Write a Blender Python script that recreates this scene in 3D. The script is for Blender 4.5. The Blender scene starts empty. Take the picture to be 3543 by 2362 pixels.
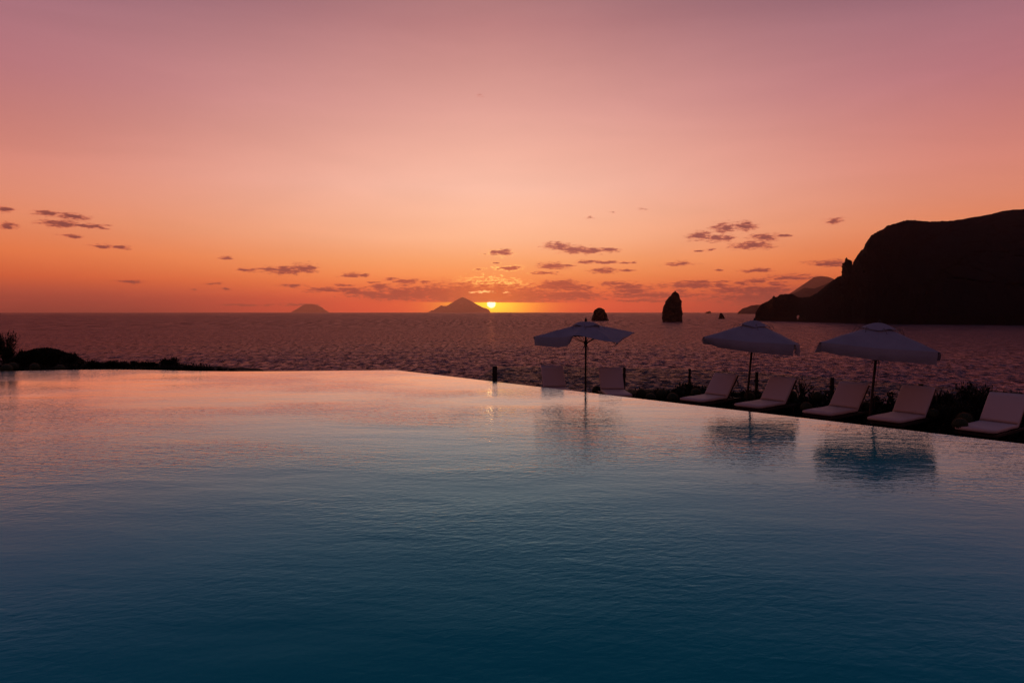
import bpy, bmesh, math, random
import numpy as np
from mathutils import Vector, Matrix, noise, Euler
random.seed(7)
SC = bpy.context.scene
COL = SC.collection
R = math.radians
PI = math.pi

# ------------------------------------------------------------------ camera
CAMZ = 2.0            # above the pool water (z = 0); the sun deck lies at -0.65, the sea at -14
DECK = -0.65
SEA = -14.0
KS = 0.70             # distances below were surveyed for a sea 20 m down
FPX = 2362.0          # 24 mm on a 36 mm sensor, for a picture 3543 wide
PITCH = math.atan(101.0 / FPX)
cam_d = bpy.data.cameras.new("camera"); cam = bpy.data.objects.new("camera", cam_d); COL.objects.link(cam)
cam_d.lens = 24.0; cam_d.sensor_width = 36.0; cam_d.clip_start = 0.1; cam_d.clip_end = 200000.0
cam.location = (0, 0, CAMZ); cam.rotation_euler = (PI / 2 - PITCH, 0, 0)
SC.camera = cam

def ray(x, y):
    u = (x - 1771.5) / FPX; v = (1181.0 - y) / FPX
    return (u, math.cos(PITCH) + v * math.sin(PITCH), -math.sin(PITCH) + v * math.cos(PITCH))
def at(x, y, Y):                       # surveyed picture point -> place at distance Y
    d = ray(x, y); k = Y / d[1]
    return Vector((d[0] * k, Y, CAMZ + d[2] * k))
def onz(x, y, z):                      # picture point -> place on the level z
    d = ray(x, y); k = (z - CAMZ) / d[2]
    return Vector((d[0] * k, d[1] * k, z))
def azel(x, y):
    d = Vector(ray(x, y)).normalized()
    return math.atan2(d.x, d.y), math.asin(d.z)

# ------------------------------------------------------------------ scene bookkeeping
def tag(o, label=None, cat=None, group=None, kind=None):
    if label: o['label'] = label
    if cat: o['category'] = cat
    if group: o['group'] = group
    if kind: o['kind'] = kind
    return o
def empty(name, loc, rot=(0, 0, 0)):
    o = bpy.data.objects.new(name, None); COL.objects.link(o)
    o.location = loc; o.rotation_euler = rot; o.empty_display_size = 0.2
    return o
def from_bm(name, bm, mat, parent=None, smooth=False):
    me = bpy.data.meshes.new(name); bm.to_mesh(me); bm.free()
    if smooth:
        me.polygons.foreach_set('use_smooth', [True] * len(me.polygons))
    me.materials.append(mat)
    o = bpy.data.objects.new(name, me); COL.objects.link(o)
    if parent: o.parent = parent
    return o
def grid_mesh(name, V, nr, nc, mat, parent=None, smooth=True, wrap=False):
    """V: (nr*nc,3) array"""
    V = np.asarray(V, dtype=np.float32).reshape(-1, 3)
    r = np.arange(nr - 1)[:, None]; cN = nc if wrap else nc - 1
    c = np.arange(cN)[None, :]
    c2 = (c + 1) % nc
    a = r * nc + c; b = r * nc + c2; d = (r + 1) * nc + c; e = (r + 1) * nc + c2
    F = np.stack([a, b, e, d], axis=-1).reshape(-1).astype(np.int32)
    nf = len(F) // 4
    me = bpy.data.meshes.new(name)
    me.vertices.add(len(V)); me.vertices.foreach_set('co', V.reshape(-1))
    me.loops.add(len(F)); me.loops.foreach_set('vertex_index', F)
    me.polygons.add(nf)
    me.polygons.foreach_set('loop_start', np.arange(nf, dtype=np.int32) * 4)
    me.polygons.foreach_set('use_smooth', np.full(nf, smooth))
    me.update(calc_edges=True); me.validate()
    me.materials.append(mat)
    o = bpy.data.objects.new(name, me); COL.objects.link(o)
    if parent: o.parent = parent
    return o
def copy_tree(o, parent=None):
    c = o.copy(); COL.objects.link(c); c.parent = parent
    for ch in list(o.children): copy_tree(ch, c)
    return c

# ------------------------------------------------------------------ bmesh helpers
def box(bm, c, s, mat=None, bevel=0.0):
    M = Matrix.Translation(c) @ (mat.to_4x4() if mat else Matrix.Identity(4)) @ Matrix.Diagonal((s[0], s[1], s[2], 1))
    ret = bmesh.ops.create_cube(bm, size=1.0, matrix=M)
    if bevel:
        es = list({e for v in ret['verts'] for e in v.link_edges})
        bmesh.ops.bevel(bm, geom=es, offset=bevel, segments=2, affect='EDGES', profile=0.5)
def tube(bm, pts, rad, n=8, caps=True):
    pts = [Vector(p) for p in pts]
    if not hasattr(rad, '__len__'): rad = [rad] * len(pts)
    rings = []; up = Vector((0, 0, 1))
    for i, p in enumerate(pts):
        d = (pts[min(i + 1, len(pts) - 1)] - pts[max(i - 1, 0)]).normalized()
        a = d.cross(up)
        if a.length < 1e-3: a = d.cross(Vector((1, 0, 0)))
        a.normalize(); b = d.cross(a)
        rings.append([bm.verts.new(p + (a * math.cos(2 * PI * k / n) + b * math.sin(2 * PI * k / n)) * rad[i]) for k in range(n)])
    for i in range(len(rings) - 1):
        for k in range(n):
            bm.faces.new((rings[i][k], rings[i][(k + 1) % n], rings[i + 1][(k + 1) % n], rings[i + 1][k]))
    if caps:
        bm.faces.new(rings[0]); bm.faces.new(rings[-1])
def lathe(bm, prof, n=16):
    rings = []
    for r, z in prof:
        if r < 1e-5: rings.append([bm.verts.new((0, 0, z))])
        else: rings.append([bm.verts.new((r * math.cos(2 * PI * k / n), r * math.sin(2 * PI * k / n), z)) for k in range(n)])
    for i in range(len(rings) - 1):
        A, B = rings[i], rings[i + 1]
        for k in range(n):
            k2 = (k + 1) % n
            if len(A) == 1 and len(B) == 1: continue
            if len(A) == 1: bm.faces.new((A[0], B[k2], B[k]))
            elif len(B) == 1: bm.faces.new((A[k], A[k2], B[0]))
            else: bm.faces.new((A[k], A[k2], B[k2], B[k]))

# ------------------------------------------------------------------ materials
class NT:
    def __init__(s, tree): s.t = tree; s.n = tree.nodes; s.l = tree.links
    def node(s, typ, **kw):
        n = s.n.new(typ)
        for k, v in kw.items(): setattr(n, k, v)
        return n
    def put(s, sock, v):
        if isinstance(v, bpy.types.NodeSocket): s.l.new(v, sock)
        elif v is not None:
            try: sock.default_value = v
            except TypeError: sock.default_value = tuple(v)
    def math(s, op, a, b=None, c=None, clamp=False):
        n = s.node('ShaderNodeMath', operation=op, use_clamp=clamp)
        s.put(n.inputs[0], a); s.put(n.inputs[1], b)
        if c is not None: s.put(n.inputs[2], c)
        return n.outputs[0]
    def vec(s, op, a, b=None, c=None):
        n = s.node('ShaderNodeVectorMath', operation=op)
        s.put(n.inputs[0], a)
        if b is not None: s.put(n.inputs[1], b)
        if c is not None: s.put(n.inputs[2], c)
        return n.outputs['Value'] if op in ('LENGTH', 'DOT_PRODUCT', 'DISTANCE') else n.outputs[0]
    def smooth(s, v, a, b, lo=0.0, hi=1.0):
        n = s.node('ShaderNodeMapRange', interpolation_type='SMOOTHSTEP')
        s.put(n.inputs[0], v); n.inputs[1].default_value = a; n.inputs[2].default_value = b
        n.inputs[3].default_value = lo; n.inputs[4].default_value = hi
        return n.outputs[0]
    def mix(s, f, a, b, blend='MIX'):
        n = s.node('ShaderNodeMix', data_type='RGBA', blend_type=blend)
        s.put(n.inputs[0], f); s.put(n.inputs[6], a if isinstance(a, bpy.types.NodeSocket) else (*a[:3], 1))
        s.put(n.inputs[7], b if isinstance(b, bpy.types.NodeSocket) else (*b[:3], 1))
        return n.outputs[2]
    def noise(s, vec, scale, detail=2.0, rough=0.5, dist=0.0):
        n = s.node('ShaderNodeTexNoise'); s.put(n.inputs['Vector'], vec)
        n.inputs['Scale'].default_value = scale; n.inputs['Detail'].default_value = detail
        n.inputs['Roughness'].default_value = rough; n.inputs['Distortion'].default_value = dist
        return n.outputs[0]
    def ramp(s, f, stops):
        n = s.node('ShaderNodeValToRGB'); cr = n.color_ramp
        while len(cr.elements) > 1: cr.elements.remove(cr.elements[-1])
        cr.elements[0].position = stops[0][0]; cr.elements[0].color = (*stops[0][1], 1)
        for p, c in stops[1:]:
            e = cr.elements.new(p); e.color = (*c, 1)
        s.put(n.inputs[0], f); return n.outputs[0]
def material(name):
    m = bpy.data.materials.new(name); m.use_nodes = True
    N = NT(m.node_tree); N.n.clear()
    out = N.node('ShaderNodeOutputMaterial'); return m, N, out
def pbr(name, col, rough=0.7, var=0.25, scale=6.0, bump=0.0, bscale=40.0, metal=0.0, spec=0.5, trans=0.0):
    m, N, out = material(name)
    p = N.node('ShaderNodeBsdfPrincipled')
    tc = N.node('ShaderNodeTexCoord').outputs['Object']
    n1 = N.noise(tc, scale, 4, 0.6)
    c = N.mix(n1, tuple(x * (1 - var) for x in col), tuple(min(1, x * (1 + var)) for x in col))
    N.put(p.inputs['Base Color'], c); p.inputs['Roughness'].default_value = rough
    p.inputs['Metallic'].default_value = metal; p.inputs['Specular IOR Level'].default_value = spec
    if bump:
        b = N.node('ShaderNodeBump'); b.inputs['Distance'].default_value = bump
        N.put(b.inputs['Height'], N.noise(tc, bscale, 4, 0.6)); N.put(p.inputs['Normal'], b.outputs[0])
    sh = p.outputs[0]
    if trans:
        t = N.node('ShaderNodeBsdfTranslucent'); N.put(t.inputs['Color'], c)
        mx = N.node('ShaderNodeMixShader'); mx.inputs[0].default_value = trans
        N.put(mx.inputs[1], sh); N.put(mx.inputs[2], t.outputs[0]); sh = mx.outputs[0]
    N.put(out.inputs['Surface'], sh)
    return m
def srgb(r, g, b):
    f = lambda c: ((c / 255 + 0.055) / 1.055) ** 2.4 if c > 10.3 else c / 255 / 12.92
    return (f(r), f(g), f(b))

M = {}
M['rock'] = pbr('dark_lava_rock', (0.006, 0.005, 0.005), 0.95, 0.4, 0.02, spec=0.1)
M['stack'] = pbr('sea_stack_rock', (0.016, 0.012, 0.011), 0.95, 0.5, 0.08, spec=0.1)
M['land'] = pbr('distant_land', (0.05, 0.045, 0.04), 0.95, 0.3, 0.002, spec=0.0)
M['soil'] = pbr('dark_soil', (0.025, 0.019, 0.016), 0.95, 0.4, 3.0, 0.03, 8.0, spec=0.1)
M['deck'] = pbr('deck_wood', (0.035, 0.024, 0.019), 0.75, 0.3, 5.0, spec=0.2)
M['pole'] = pbr('dark_stained_wood', (0.022, 0.014, 0.011), 0.55, 0.4, 9.0, spec=0.3)
M['frame'] = pbr('teak_frame', (0.03, 0.019, 0.014), 0.6, 0.4, 8.0, spec=0.3)
M['metal'] = pbr('dark_metal', (0.02, 0.016, 0.016), 0.5, 0.2, 8.0, metal=0.3)
M['fabric'] = pbr('white_canopy_cloth', (0.385, 0.37, 0.42), 0.9, 0.22, 2.4, 0.006, 16.0, spec=0.1, trans=0.20)
M['cushion'] = pbr('cream_cushion_cloth', (0.64, 0.50, 0.45), 0.6, 0.05, 3.0, 0.003, 14.0, spec=0.2)
M['rope'] = pbr('dark_cord', (0.08, 0.06, 0.05), 0.8)
M['leaf'] = pbr('succulent_leaves', (0.026, 0.034, 0.018), 0.7, 0.5, 5.0, spec=0.2)
M['leaf2'] = pbr('shrub_leaves', (0.022, 0.028, 0.015), 0.7, 0.5, 3.0, spec=0.2)
M['stem'] = pbr('brown_stem', (0.03, 0.022, 0.016), 0.9)
M['cactus'] = pbr('cactus_skin', (0.03, 0.045, 0.02), 0.7, 0.3, 8.0, spec=0.2)
M['spine'] = pbr('golden_spines', (0.30, 0.19, 0.09), 0.6, 0.2, 8.0, trans=0.3)
M['wall'] = pbr('dark_pool_tile', (0.03, 0.028, 0.03), 0.5, 0.3, 6.0)
M['stone'] = pbr('terrace_stone', (0.28, 0.25, 0.22), 0.8, 0.2, 3.0, 0.003, 30.0)
M['sail'] = pbr('sail_cloth', (0.5, 0.48, 0.45), 0.8)
M['boat'] = pbr('boat_hull', (0.10, 0.08, 0.08), 0.5)

def water_shader(N, nrm, ca, cb, f, rough, powers, gain, wave_shade=None):
    """mirror sky with a coloured body: the red end dies away first as the view steepens"""
    fr = N.node('ShaderNodeFresnel'); fr.inputs[0].default_value = 1.333; N.put(fr.inputs['Normal'], nrm)
    F = fr.outputs[0]
    cc = N.node('ShaderNodeCombineXYZ')
    for i in range(3): N.put(cc.inputs[i], N.math('MULTIPLY', N.math('POWER', F, powers[i]), gain[i], clamp=True))
    refl = cc.outputs[0]
    if wave_shade is not None:
        refl = N.vec('SCALE', refl); N.put(refl.node.inputs['Scale'], wave_shade)
    g = N.node('ShaderNodeBsdfGlossy'); g.inputs['Roughness'].default_value = rough; N.put(g.inputs['Normal'], nrm); N.put(g.inputs['Color'], refl)
    dc = N.vec('SCALE', N.mix(f, ca, cb)); N.put(dc.node.inputs['Scale'], N.math('SUBTRACT', 1.0, F))
    d = N.node('ShaderNodeBsdfDiffuse'); N.put(d.inputs['Color'], dc); N.put(d.inputs['Normal'], nrm)
    ad = N.node('ShaderNodeAddShader'); N.put(ad.inputs[0], d.outputs[0]); N.put(ad.inputs[1], g.outputs[0])
    return ad.outputs[0]
# pool water: smooth dark teal water with fine wind ripples
def pool_material():
    m, N, out = material('pool_water')
    tc = N.node('ShaderNodeTexCoord').outputs['Object']
    big = N.noise(N.vec('MULTIPLY', tc, (0.12, 0.35, 1)), 1.0, 2, 0.5)
    mp = N.node('ShaderNodeMapping'); N.put(mp.inputs[0], tc); mp.inputs['Rotation'].default_value = (0, 0, R(9))
    v1 = N.vec('MULTIPLY', mp.outputs[0], (1.6, 6.5, 1.0))
    n1 = N.noise(v1, 1.0, 3.0, 0.5, 0.6)
    mp2 = N.node('ShaderNodeMapping'); N.put(mp2.inputs[0], tc); mp2.inputs['Rotation'].default_value = (0, 0, R(-16))
    n2 = N.noise(N.vec('MULTIPLY', mp2.outputs[0], (8.5, 15.0, 1.0)), 1.0, 2.0, 0.5, 0.4)
    n3 = N.noise(N.vec('MULTIPLY', tc, (0.5, 1.1, 1.0)), 1.0, 2.0, 0.5, 0.3)
    # patches where the breeze ruffles the water more
    patch = N.smooth(N.noise(N.vec('MULTIPLY', tc, (0.16, 0.28, 1)), 1.0, 2, 0.5), 0.38, 0.62, 0.25, 1.0)
    h = N.math('ADD', N.math('MULTIPLY', n1, 0.0085), N.math('MULTIPLY', n2, 0.0075))
    sp = N.node('ShaderNodeSeparateXYZ'); N.put(sp.inputs[0], tc)
    h = N.math('MULTIPLY', N.math('MULTIPLY', h, patch), N.smooth(sp.outputs[1], 3.0, 11.0, 0.30, 1.0))
    h = N.math('ADD', h, N.math('MULTIPLY', n3, 0.010))
    b = N.node('ShaderNodeBump'); b.inputs['Distance'].default_value = 1.0; b.inputs['Strength'].default_value = 1.0
    N.put(b.inputs['Height'], h)
    N.put(out.inputs['Surface'], water_shader(N, b.outputs[0], (0.0, 0.255, 0.25), (0.0, 0.32, 0.315), big, 0.065, (2.25, 1.36, 1.15), (3.3, 1.95, 1.95)))
    return m
M['pool'] = pool_material()

def sea_material():
    m, N, out = material('sea_water')
    tc = N.node('ShaderNodeTexCoord').outputs['Object']
    def wave(scale, amp, stretch=(0.5, 1.0, 1.0), rot=0.0, det=3.0):
        mp = N.node('ShaderNodeMapping'); N.put(mp.inputs[0], tc); mp.inputs['Rotation'].default_value = (0, 0, R(rot))
        return N.math('MULTIPLY', N.noise(N.vec('MULTIPLY', mp.outputs[0], stretch), scale, det, 0.55, 0.3), amp)
    # light and dark of wave crests and troughs, painted into the gloss colour
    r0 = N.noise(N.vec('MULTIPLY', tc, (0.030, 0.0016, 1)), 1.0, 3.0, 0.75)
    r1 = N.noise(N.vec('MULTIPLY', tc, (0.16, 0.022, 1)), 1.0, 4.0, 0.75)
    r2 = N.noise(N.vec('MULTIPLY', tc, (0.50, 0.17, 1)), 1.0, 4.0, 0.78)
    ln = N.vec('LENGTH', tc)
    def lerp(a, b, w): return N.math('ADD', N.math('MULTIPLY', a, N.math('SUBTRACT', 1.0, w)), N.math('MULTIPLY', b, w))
    # far out only the longest painted patches are kept
    wave_shade = lerp(N.smooth(r2, 0.36, 0.60), N.smooth(r1, 0.38, 0.60), N.smooth(ln, 350.0, 1100.0))
    wave_shade = lerp(wave_shade, N.smooth(r0, 0.38, 0.60), N.smooth(ln, 1500.0, 4500.0))
    wave_shade = N.math('ADD', N.math('MULTIPLY', wave_shade, 1.25), 0.30)
    h = N.math('ADD', wave(2.6, 0.14, rot=8), wave(0.9, 0.50, rot=-10))
    h = N.math('ADD', h, wave(0.28, 1.7, (0.45, 1, 1), 5))
    h = N.math('ADD', h, N.math('ADD', wave(0.07, 2.6, (0.4, 1, 1), -4), wave(0.022, 5.0, (0.35, 1, 1), 7)))
    b = N.node('ShaderNodeBump'); b.inputs['Distance'].default_value = 1.25; b.inputs['Strength'].default_value = 1.0
    N.put(b.inputs['Height'], h)
    N.put(out.inputs['Surface'], water_shader(N, b.outputs[0], (0.045, 0.028, 0.032), (0.060, 0.040, 0.044), N.noise(tc, 0.004, 3), 0.24, (0.06, 0.12, 0.15), (0.255, 0.175, 0.18), wave_shade))
    return m
M['sea'] = sea_material()

def glass_material():
    m, N, out = material('fence_glass')
    t = N.node('ShaderNodeBsdfTransparent'); t.inputs[0].default_value = (0.86, 0.93, 0.88, 1)
    g = N.node('ShaderNodeBsdfGlossy'); g.inputs['Roughness'].default_value = 0.03
    f = N.node('ShaderNodeFresnel'); f.inputs[0].default_value = 1.45
    gm = N.node('ShaderNodeNewGeometry')
    mx = N.node('ShaderNodeMixShader'); N.put(mx.inputs[0], N.math('MULTIPLY', f.outputs[0], N.math('SUBTRACT', 1.0, gm.outputs['Backfacing'])))
    N.put(mx.inputs[1], t.outputs[0]); N.put(mx.inputs[2], g.outputs[0])
    N.put(out.inputs['Surface'], mx.outputs[0]); return m
M['glass'] = glass_material()

# ------------------------------------------------------------------ sky (world)
DX = 3543.0 / 2352.0
CLOUDS = [  # x, y, half width, half height on a 2352-wide survey of the sky
(14,482,24,5.5),(18,519,30,6),(112,491,34,6),(165,498,40,7),(140,514,58,7),(205,518,45,5),(235,522,20,3.5),(164,542,27,4),(240,566,32,5),
(275,567,25,4),(520,592,20,3.5),(568,620,27,4.5),(650,621,55,9),(697,617,32,11),(300,646,34,3.5),(490,651,20,3),(672,656,34,3.5),
(447,664,13,2.2),(518,664,16,2.2),(810,631,30,4.5),(838,633,18,3),(899,641,18,4),(932,646,36,5),(975,648,22,3),(857,648,12,2.5),(792,656,24,3.8),(874,658,30,5.5),
(755,666,62,6),(812,669,52,8),(850,675,62,10),(936,674,110,19),(1007,674,100,22),(1063,674,90,24),(1134,676,95,25),(1205,679,95,21),
(1442,659,55,8),(1452,668,55,8),(1424,677,32,4),(1415,651,38,5.5),(1584,656,88,7),(1600,648,45,4),(1654,656,32,5.5),(1565,667,15,3),(1661,647,22,2.5),
(1685,667,70,9),(1749,668,110,13),(1790,688,150,20),(1284,652,58,9),(1315,661,58,9),(1330,677,55,11),(1268,658,42,12),
(1153,580,27,6),(1169,615,30,4.5),(1271,611,42,6.5),(1305,610,20,3.5),(1253,627,30,3),(1284,565,37,8.5),(1321,574,42,8),(1352,576,42,7),(1399,574,26,5),
(1346,601,27,3.5),(1392,602,32,3.5),(1439,603,22,3),(1389,621,32,5.5),(1439,620,17,3.5),(1563,605,36,4.5),(1358,500,24,5,.5),(1405,487,16,4,.5),(1476,482,15,5,.35),(1108,220,18,6,.62),
(1607,542,32,9),(1663,522,34,10),(1712,520,28,10),(1656,547,37,7.5),(1756,545,40,8),(1803,541,17,3.5),(1728,564,54,8),(1608,576,11,2.2),(1632,575,16,2.6),
(1737,621,37,4.5),(1815,637,58,6.5),(1740,645,32,5.5),(1783,652,28,5.5),(1706,652,17,5.5),(1917,508,27,6),(1905,604,58,5.5),(1925,610,36,4),(1110,585,10,1.6),(1100,618,14,1.6),(1140,602,8,1.4),
(1063,677,270,13),(1290,680,130,12),(1500,678,150,7),(1760,684,190,13),(900,680,90,9),(690,700,60,3),(560,700,80,2.5),(1480,690,90,4),(1650,620,12,2)]
SUN_AZ, SUN_EL = azel(1700.0, 1050.5)
def build_world():
    w = bpy.data.worlds.new("World"); SC.world = w; w.use_nodes = True
    N = NT(w.node_tree); N.n.clear()
    out = N.node('ShaderNodeOutputWorld'); bg = N.node('ShaderNodeBackground')
    d = N.node('ShaderNodeTexCoord').outputs['Generated']
    sep = N.node('ShaderNodeSeparateXYZ'); N.put(sep.inputs[0], d)
    az = N.math('ARCTAN2', sep.outputs[0], sep.outputs[1])
    el = N.math('ARCSINE', sep.outputs[2])
    f = N.math('DIVIDE', el, PI / 2, clamp=True)
    E = lambda deg: deg / 90.0
    S = lambda r, g, b, k=1.0: tuple(v * k for v in srgb(r, g, b))
    centre = [(0, S(240, 78, 50, 1.5)), (E(1.0), S(242, 84, 52, 1.35)), (E(2.2), S(250, 128, 72, 1.06)), (E(3.2), S(254, 154, 92, 1.03)), (E(4.3), S(254, 170, 114)), (E(6.0), S(254, 186, 146)), (E(7.8), S(254, 191, 159)), (E(10.2), S(252, 193, 171)),
              (E(12.9), S(245, 182, 163)), (E(16.5), S(228, 164, 153)), (E(20.1), S(205, 143, 138)), (E(22.5), S(188, 128, 128)), (E(24.6), S(172, 119, 121)), (E(28), S(112, 88, 105)), (E(35), S(64, 64, 92)), (E(50), S(44, 54, 84)), (1, S(34, 46, 76))]
    side = [(0, S(98, 48, 50, 1.2)), (E(.7), S(130, 58, 52, 1.3)), (E(1.4), S(172, 76, 58, 1.15)), (E(2.5), S(222, 98, 58)), (E(4.2), S(238, 123, 72)), (E(6.3), S(233, 138, 98)), (E(8.3), S(224, 139, 114)), (E(10.4), S(214, 133, 118)),
            (E(13.4), S(198, 124, 120)), (E(16.3), S(184, 117, 124)), (E(20.1), S(165, 110, 122)), (E(25), S(106, 80, 102)), (E(32), S(60, 56, 84)), (E(50), S(40, 48, 78)), (1, S(34, 46, 76))]
    east = [(0, S(92, 50, 50)), (E(6), S(120, 68, 68)), (E(16), S(116, 70, 76)), (E(32), S(76, 60, 82)), (E(55), S(42, 50, 82)), (1, S(36, 47, 80))]
    c1 = N.ramp(f, centre); c2 = N.ramp(f, side); c3 = N.ramp(f, east)
    aa = N.math('ABSOLUTE', N.math('SUBTRACT', az, R(-2.0)))
    wl = N.math('POWER', N.smooth(aa, R(0), R(40)), 0.85)
    # low down the glow narrows
    lowf = N.smooth(el, R(0), R(3.5))
    wlow = N.smooth(aa, R(3), R(32))
    ws = N.math('ADD', N.math('MULTIPLY', wl, lowf), N.math('MULTIPLY', wlow, N.math('SUBTRACT', 1.0, lowf)))
    sky = N.mix(ws, c1, c2)
    we = N.smooth(aa, R(42), R(110))
    sky = N.mix(we, sky, c3)
    # faint uneven bands of haze across the open sky
    bd = N.noise(N.vec('MULTIPLY', d, (1.6, 1.6, 9.0)), 1.6, 4.0, 0.55, 0.4)
    bs = N.vec('SCALE', sky); N.put(bs.node.inputs['Scale'], N.smooth(bd, 0.3, 0.7, 0.965, 1.035)); sky = bs
    # thin physical sky on top
    nish = N.node('ShaderNodeTexSky'); nish.sky_type = 'NISHITA'; nish.sun_disc = False
    nish.sun_elevation = R(1.0); nish.sun_rotation = SUN_AZ; nish.altitude = 20
    nsc = N.vec('SCALE', nish.outputs[0]); nsc.node.inputs['Scale'].default_value = 0.006
    sky = N.mix(1.0, sky, nsc, 'ADD')
    # clouds
    pos = N.node('ShaderNodeCombineXYZ'); N.put(pos.inputs[0], az); N.put(pos.inputs[1], el)
    pos = pos.outputs[0]
    K = 2352 * 24 / 36.0            # survey units per radian
    wv = N.vec('MULTIPLY', pos, (K, K, 0))
    nz = N.node('ShaderNodeTexNoise'); N.put(nz.inputs['Vector'], N.vec('MULTIPLY', wv, (0.035, 0.10, 0)))
    nz.inputs['Scale'].default_value = 1.0; nz.inputs['Detail'].default_value = 3
    off = N.vec('SUBTRACT', nz.outputs['Color'], (0.5, 0.5, 0.5))
    wv2 = N.vec('ADD', wv, N.vec('MULTIPLY', off, (38.0, 11.0, 0)))
    dmin = None
    for cl_ in CLOUDS:
        x, y, hw, hh = cl_[:4]
        a0, e0 = azel(x * DX, y * DX)
        ca = math.cos(a0)
        hw *= ca * ca; hh *= ca
        hw *= 1.25; hh *= 1.5
        q = N.vec('MULTIPLY_ADD', wv2, (1 / hw, 1 / hh, 0), (-a0 * K / hw, -e0 * K / hh, 0))
        l = N.vec('LENGTH', q)
        if len(cl_) > 4: l = N.math('ADD', l, cl_[4])
        dmin = l if dmin is None else N.math('MINIMUM', dmin, l)
    fine = N.noise(N.vec('MULTIPLY', wv, (0.055, 0.22, 0)), 1.0, 7.0, 0.70)
    dd = N.math('ADD', N.math('SUBTRACT', 1.0, dmin), N.math('MULTIPLY', N.math('SUBTRACT', fine, 0.52), 2.6))
    cl = N.smooth(dd, -0.06, 0.60)
    # flat underside of the long bank above the sun
    _, ecut = azel(1700, 1046.0)
    elw = N.math('ADD', el, N.math('MULTIPLY', N.math('SUBTRACT', az, SUN_AZ), 0.004))
    cut = N.smooth(elw, ecut - 0.0002, ecut + 0.0003)
    inbank = N.math('SUBTRACT', 1.0, N.smooth(aa, R(9), R(14)))
    keep = N.math('SUBTRACT', 1.0, N.math('MULTIPLY', inbank, N.math('SUBTRACT', 1.0, cut)))
    # faint streaky veil near the horizon
    st = N.noise(N.vec('MULTIPLY', wv, (0.010, 0.16, 0)), 1.0, 4.0, 0.6)
    veil = N.math('MULTIPLY', N.smooth(st, 0.50, 0.68), N.math('SUBTRACT', 1.0, N.smooth(el, R(0.8), R(2.4))))
    veil = N.math('MULTIPLY', veil, 0.30)
    cl = N.math('MULTIPLY', N.math('MAXIMUM', cl, veil), keep)
    ds = N.vec('DISTANCE', N.vec('MULTIPLY', wv, (0.55, 1.0, 0)), (SUN_AZ * K * 0.55, SUN_EL * K, 0))
    g1 = N.math('EXPONENT', N.math('MULTIPLY', N.math('POWER', N.math('DIVIDE', ds, 62.0), 1.35), -1.0))
    low = N.math('SUBTRACT', 1.0, N.smooth(el, R(1.5), R(6.0)))
    ccol = N.mix(low, S(142, 72, 76), S(148, 66, 60))
    ccol = N.mix(ws, ccol, S(112, 56, 58))
    ccol = N.mix(g1, ccol, S(250, 92, 52))
    ccol = N.mix(N.smooth(dd, 0.15, 0.8), N.mix(0.55, ccol, S(236, 104, 72)), ccol)
    thick = N.math('MULTIPLY', cl, N.smooth(dd, 0.1, 0.7, 0.62, 0.90))
    col = N.mix(thick, sky, ccol)
    # bright rims close to the sun
    rim = N.math('MULTIPLY', N.smooth(dd, -0.04, 0.07), N.math('SUBTRACT', 1.0, N.smooth(dd, 0.09, 0.22)))
    ds2 = N.vec('DISTANCE', wv, (SUN_AZ * K + 5, SUN_EL * K + 38, 0))
    g2 = N.math('SUBTRACT', 1.0, N.smooth(ds2, 30.0, 115.0))
    up = N.smooth(N.math('SUBTRACT', el, ecut), 0.0015, 0.006)
    col = N.mix(N.math('MULTIPLY', N.math('MULTIPLY', rim, g2), N.math('MULTIPLY', up, 0.7)), col, (2.0, 1.15, 0.28))
    # gaps in the bank lit from behind
    gap = None
    for (x, y, hw, hh) in ((1112, 670, 34, 4.2), (1085, 672, 14, 2.6), (1163, 671, 11, 2.6)):
        a0, e0 = azel(x * DX, y * DX)
        l = N.vec('LENGTH', N.vec('MULTIPLY_ADD', wv, (1 / hw, 1 / hh, 0), (-a0 * K / hw, -e0 * K / hh, 0)))
        gap = l if gap is None else N.math('MINIMUM', gap, l)
    gf = N.noise(N.vec('MULTIPLY', wv, (0.12, 0.55, 0)), 1.0, 3.0, 0.6)
    gm = N.smooth(N.math('ADD', N.math('SUBTRACT', 1.0, gap), N.math('MULTIPLY', N.math('SUBTRACT', gf, 0.55), 3.0)), 0.15, 0.5)
    col = N.mix(gm, col, (1.9, 0.85, 0.30))
    # glow and disc of the sun, seen in the clear strip below the bank
    ds3 = N.vec('DISTANCE', N.vec('MULTIPLY', wv, (0.48, 1.0, 0)), (SUN_AZ * K * 0.48, SUN_EL * K, 0))
    g3 = N.math('EXPONENT', N.math('MULTIPLY', N.math('POWER', N.math('DIVIDE', ds3, 38.0), 1.5), -1.0))
    clear = N.math('SUBTRACT', 1.0, cut)
    gl = N.vec('SCALE', (2.4, 1.9, 0.02)); N.put(gl.node.inputs['Scale'], N.math('MULTIPLY', g3, N.math('ADD', N.math('MULTIPLY', clear, 0.92), 0.08)))
    col = N.mix(1.0, col, gl, 'ADD')
    dsun = N.vec('DISTANCE', wv, (SUN_AZ * K, SUN_EL * K, 0))
    disc = N.math('SUBTRACT', 1.0, N.smooth(dsun, 7.8, 11.2))
    dv = N.vec('SCALE', (3.8, 3.3, 2.2)); N.put(dv.node.inputs['Scale'], N.math('MULTIPLY', disc, N.math('ADD', N.math('MULTIPLY', clear, 0.97), 0.03)))
    col = N.mix(1.0, col, dv, 'ADD')
    N.put(bg.inputs[0], col); bg.inputs[1].default_value = 1.0
    N.put(out.inputs[0], bg.outputs[0])
    w.cycles.sampling_method = 'MANUAL'; w.cycles.sample_map_resolution = 1024
build_world()
sd = bpy.data.lights.new('sun', 'SUN'); so = bpy.data.objects.new('sun', sd); COL.objects.link(so)
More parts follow.
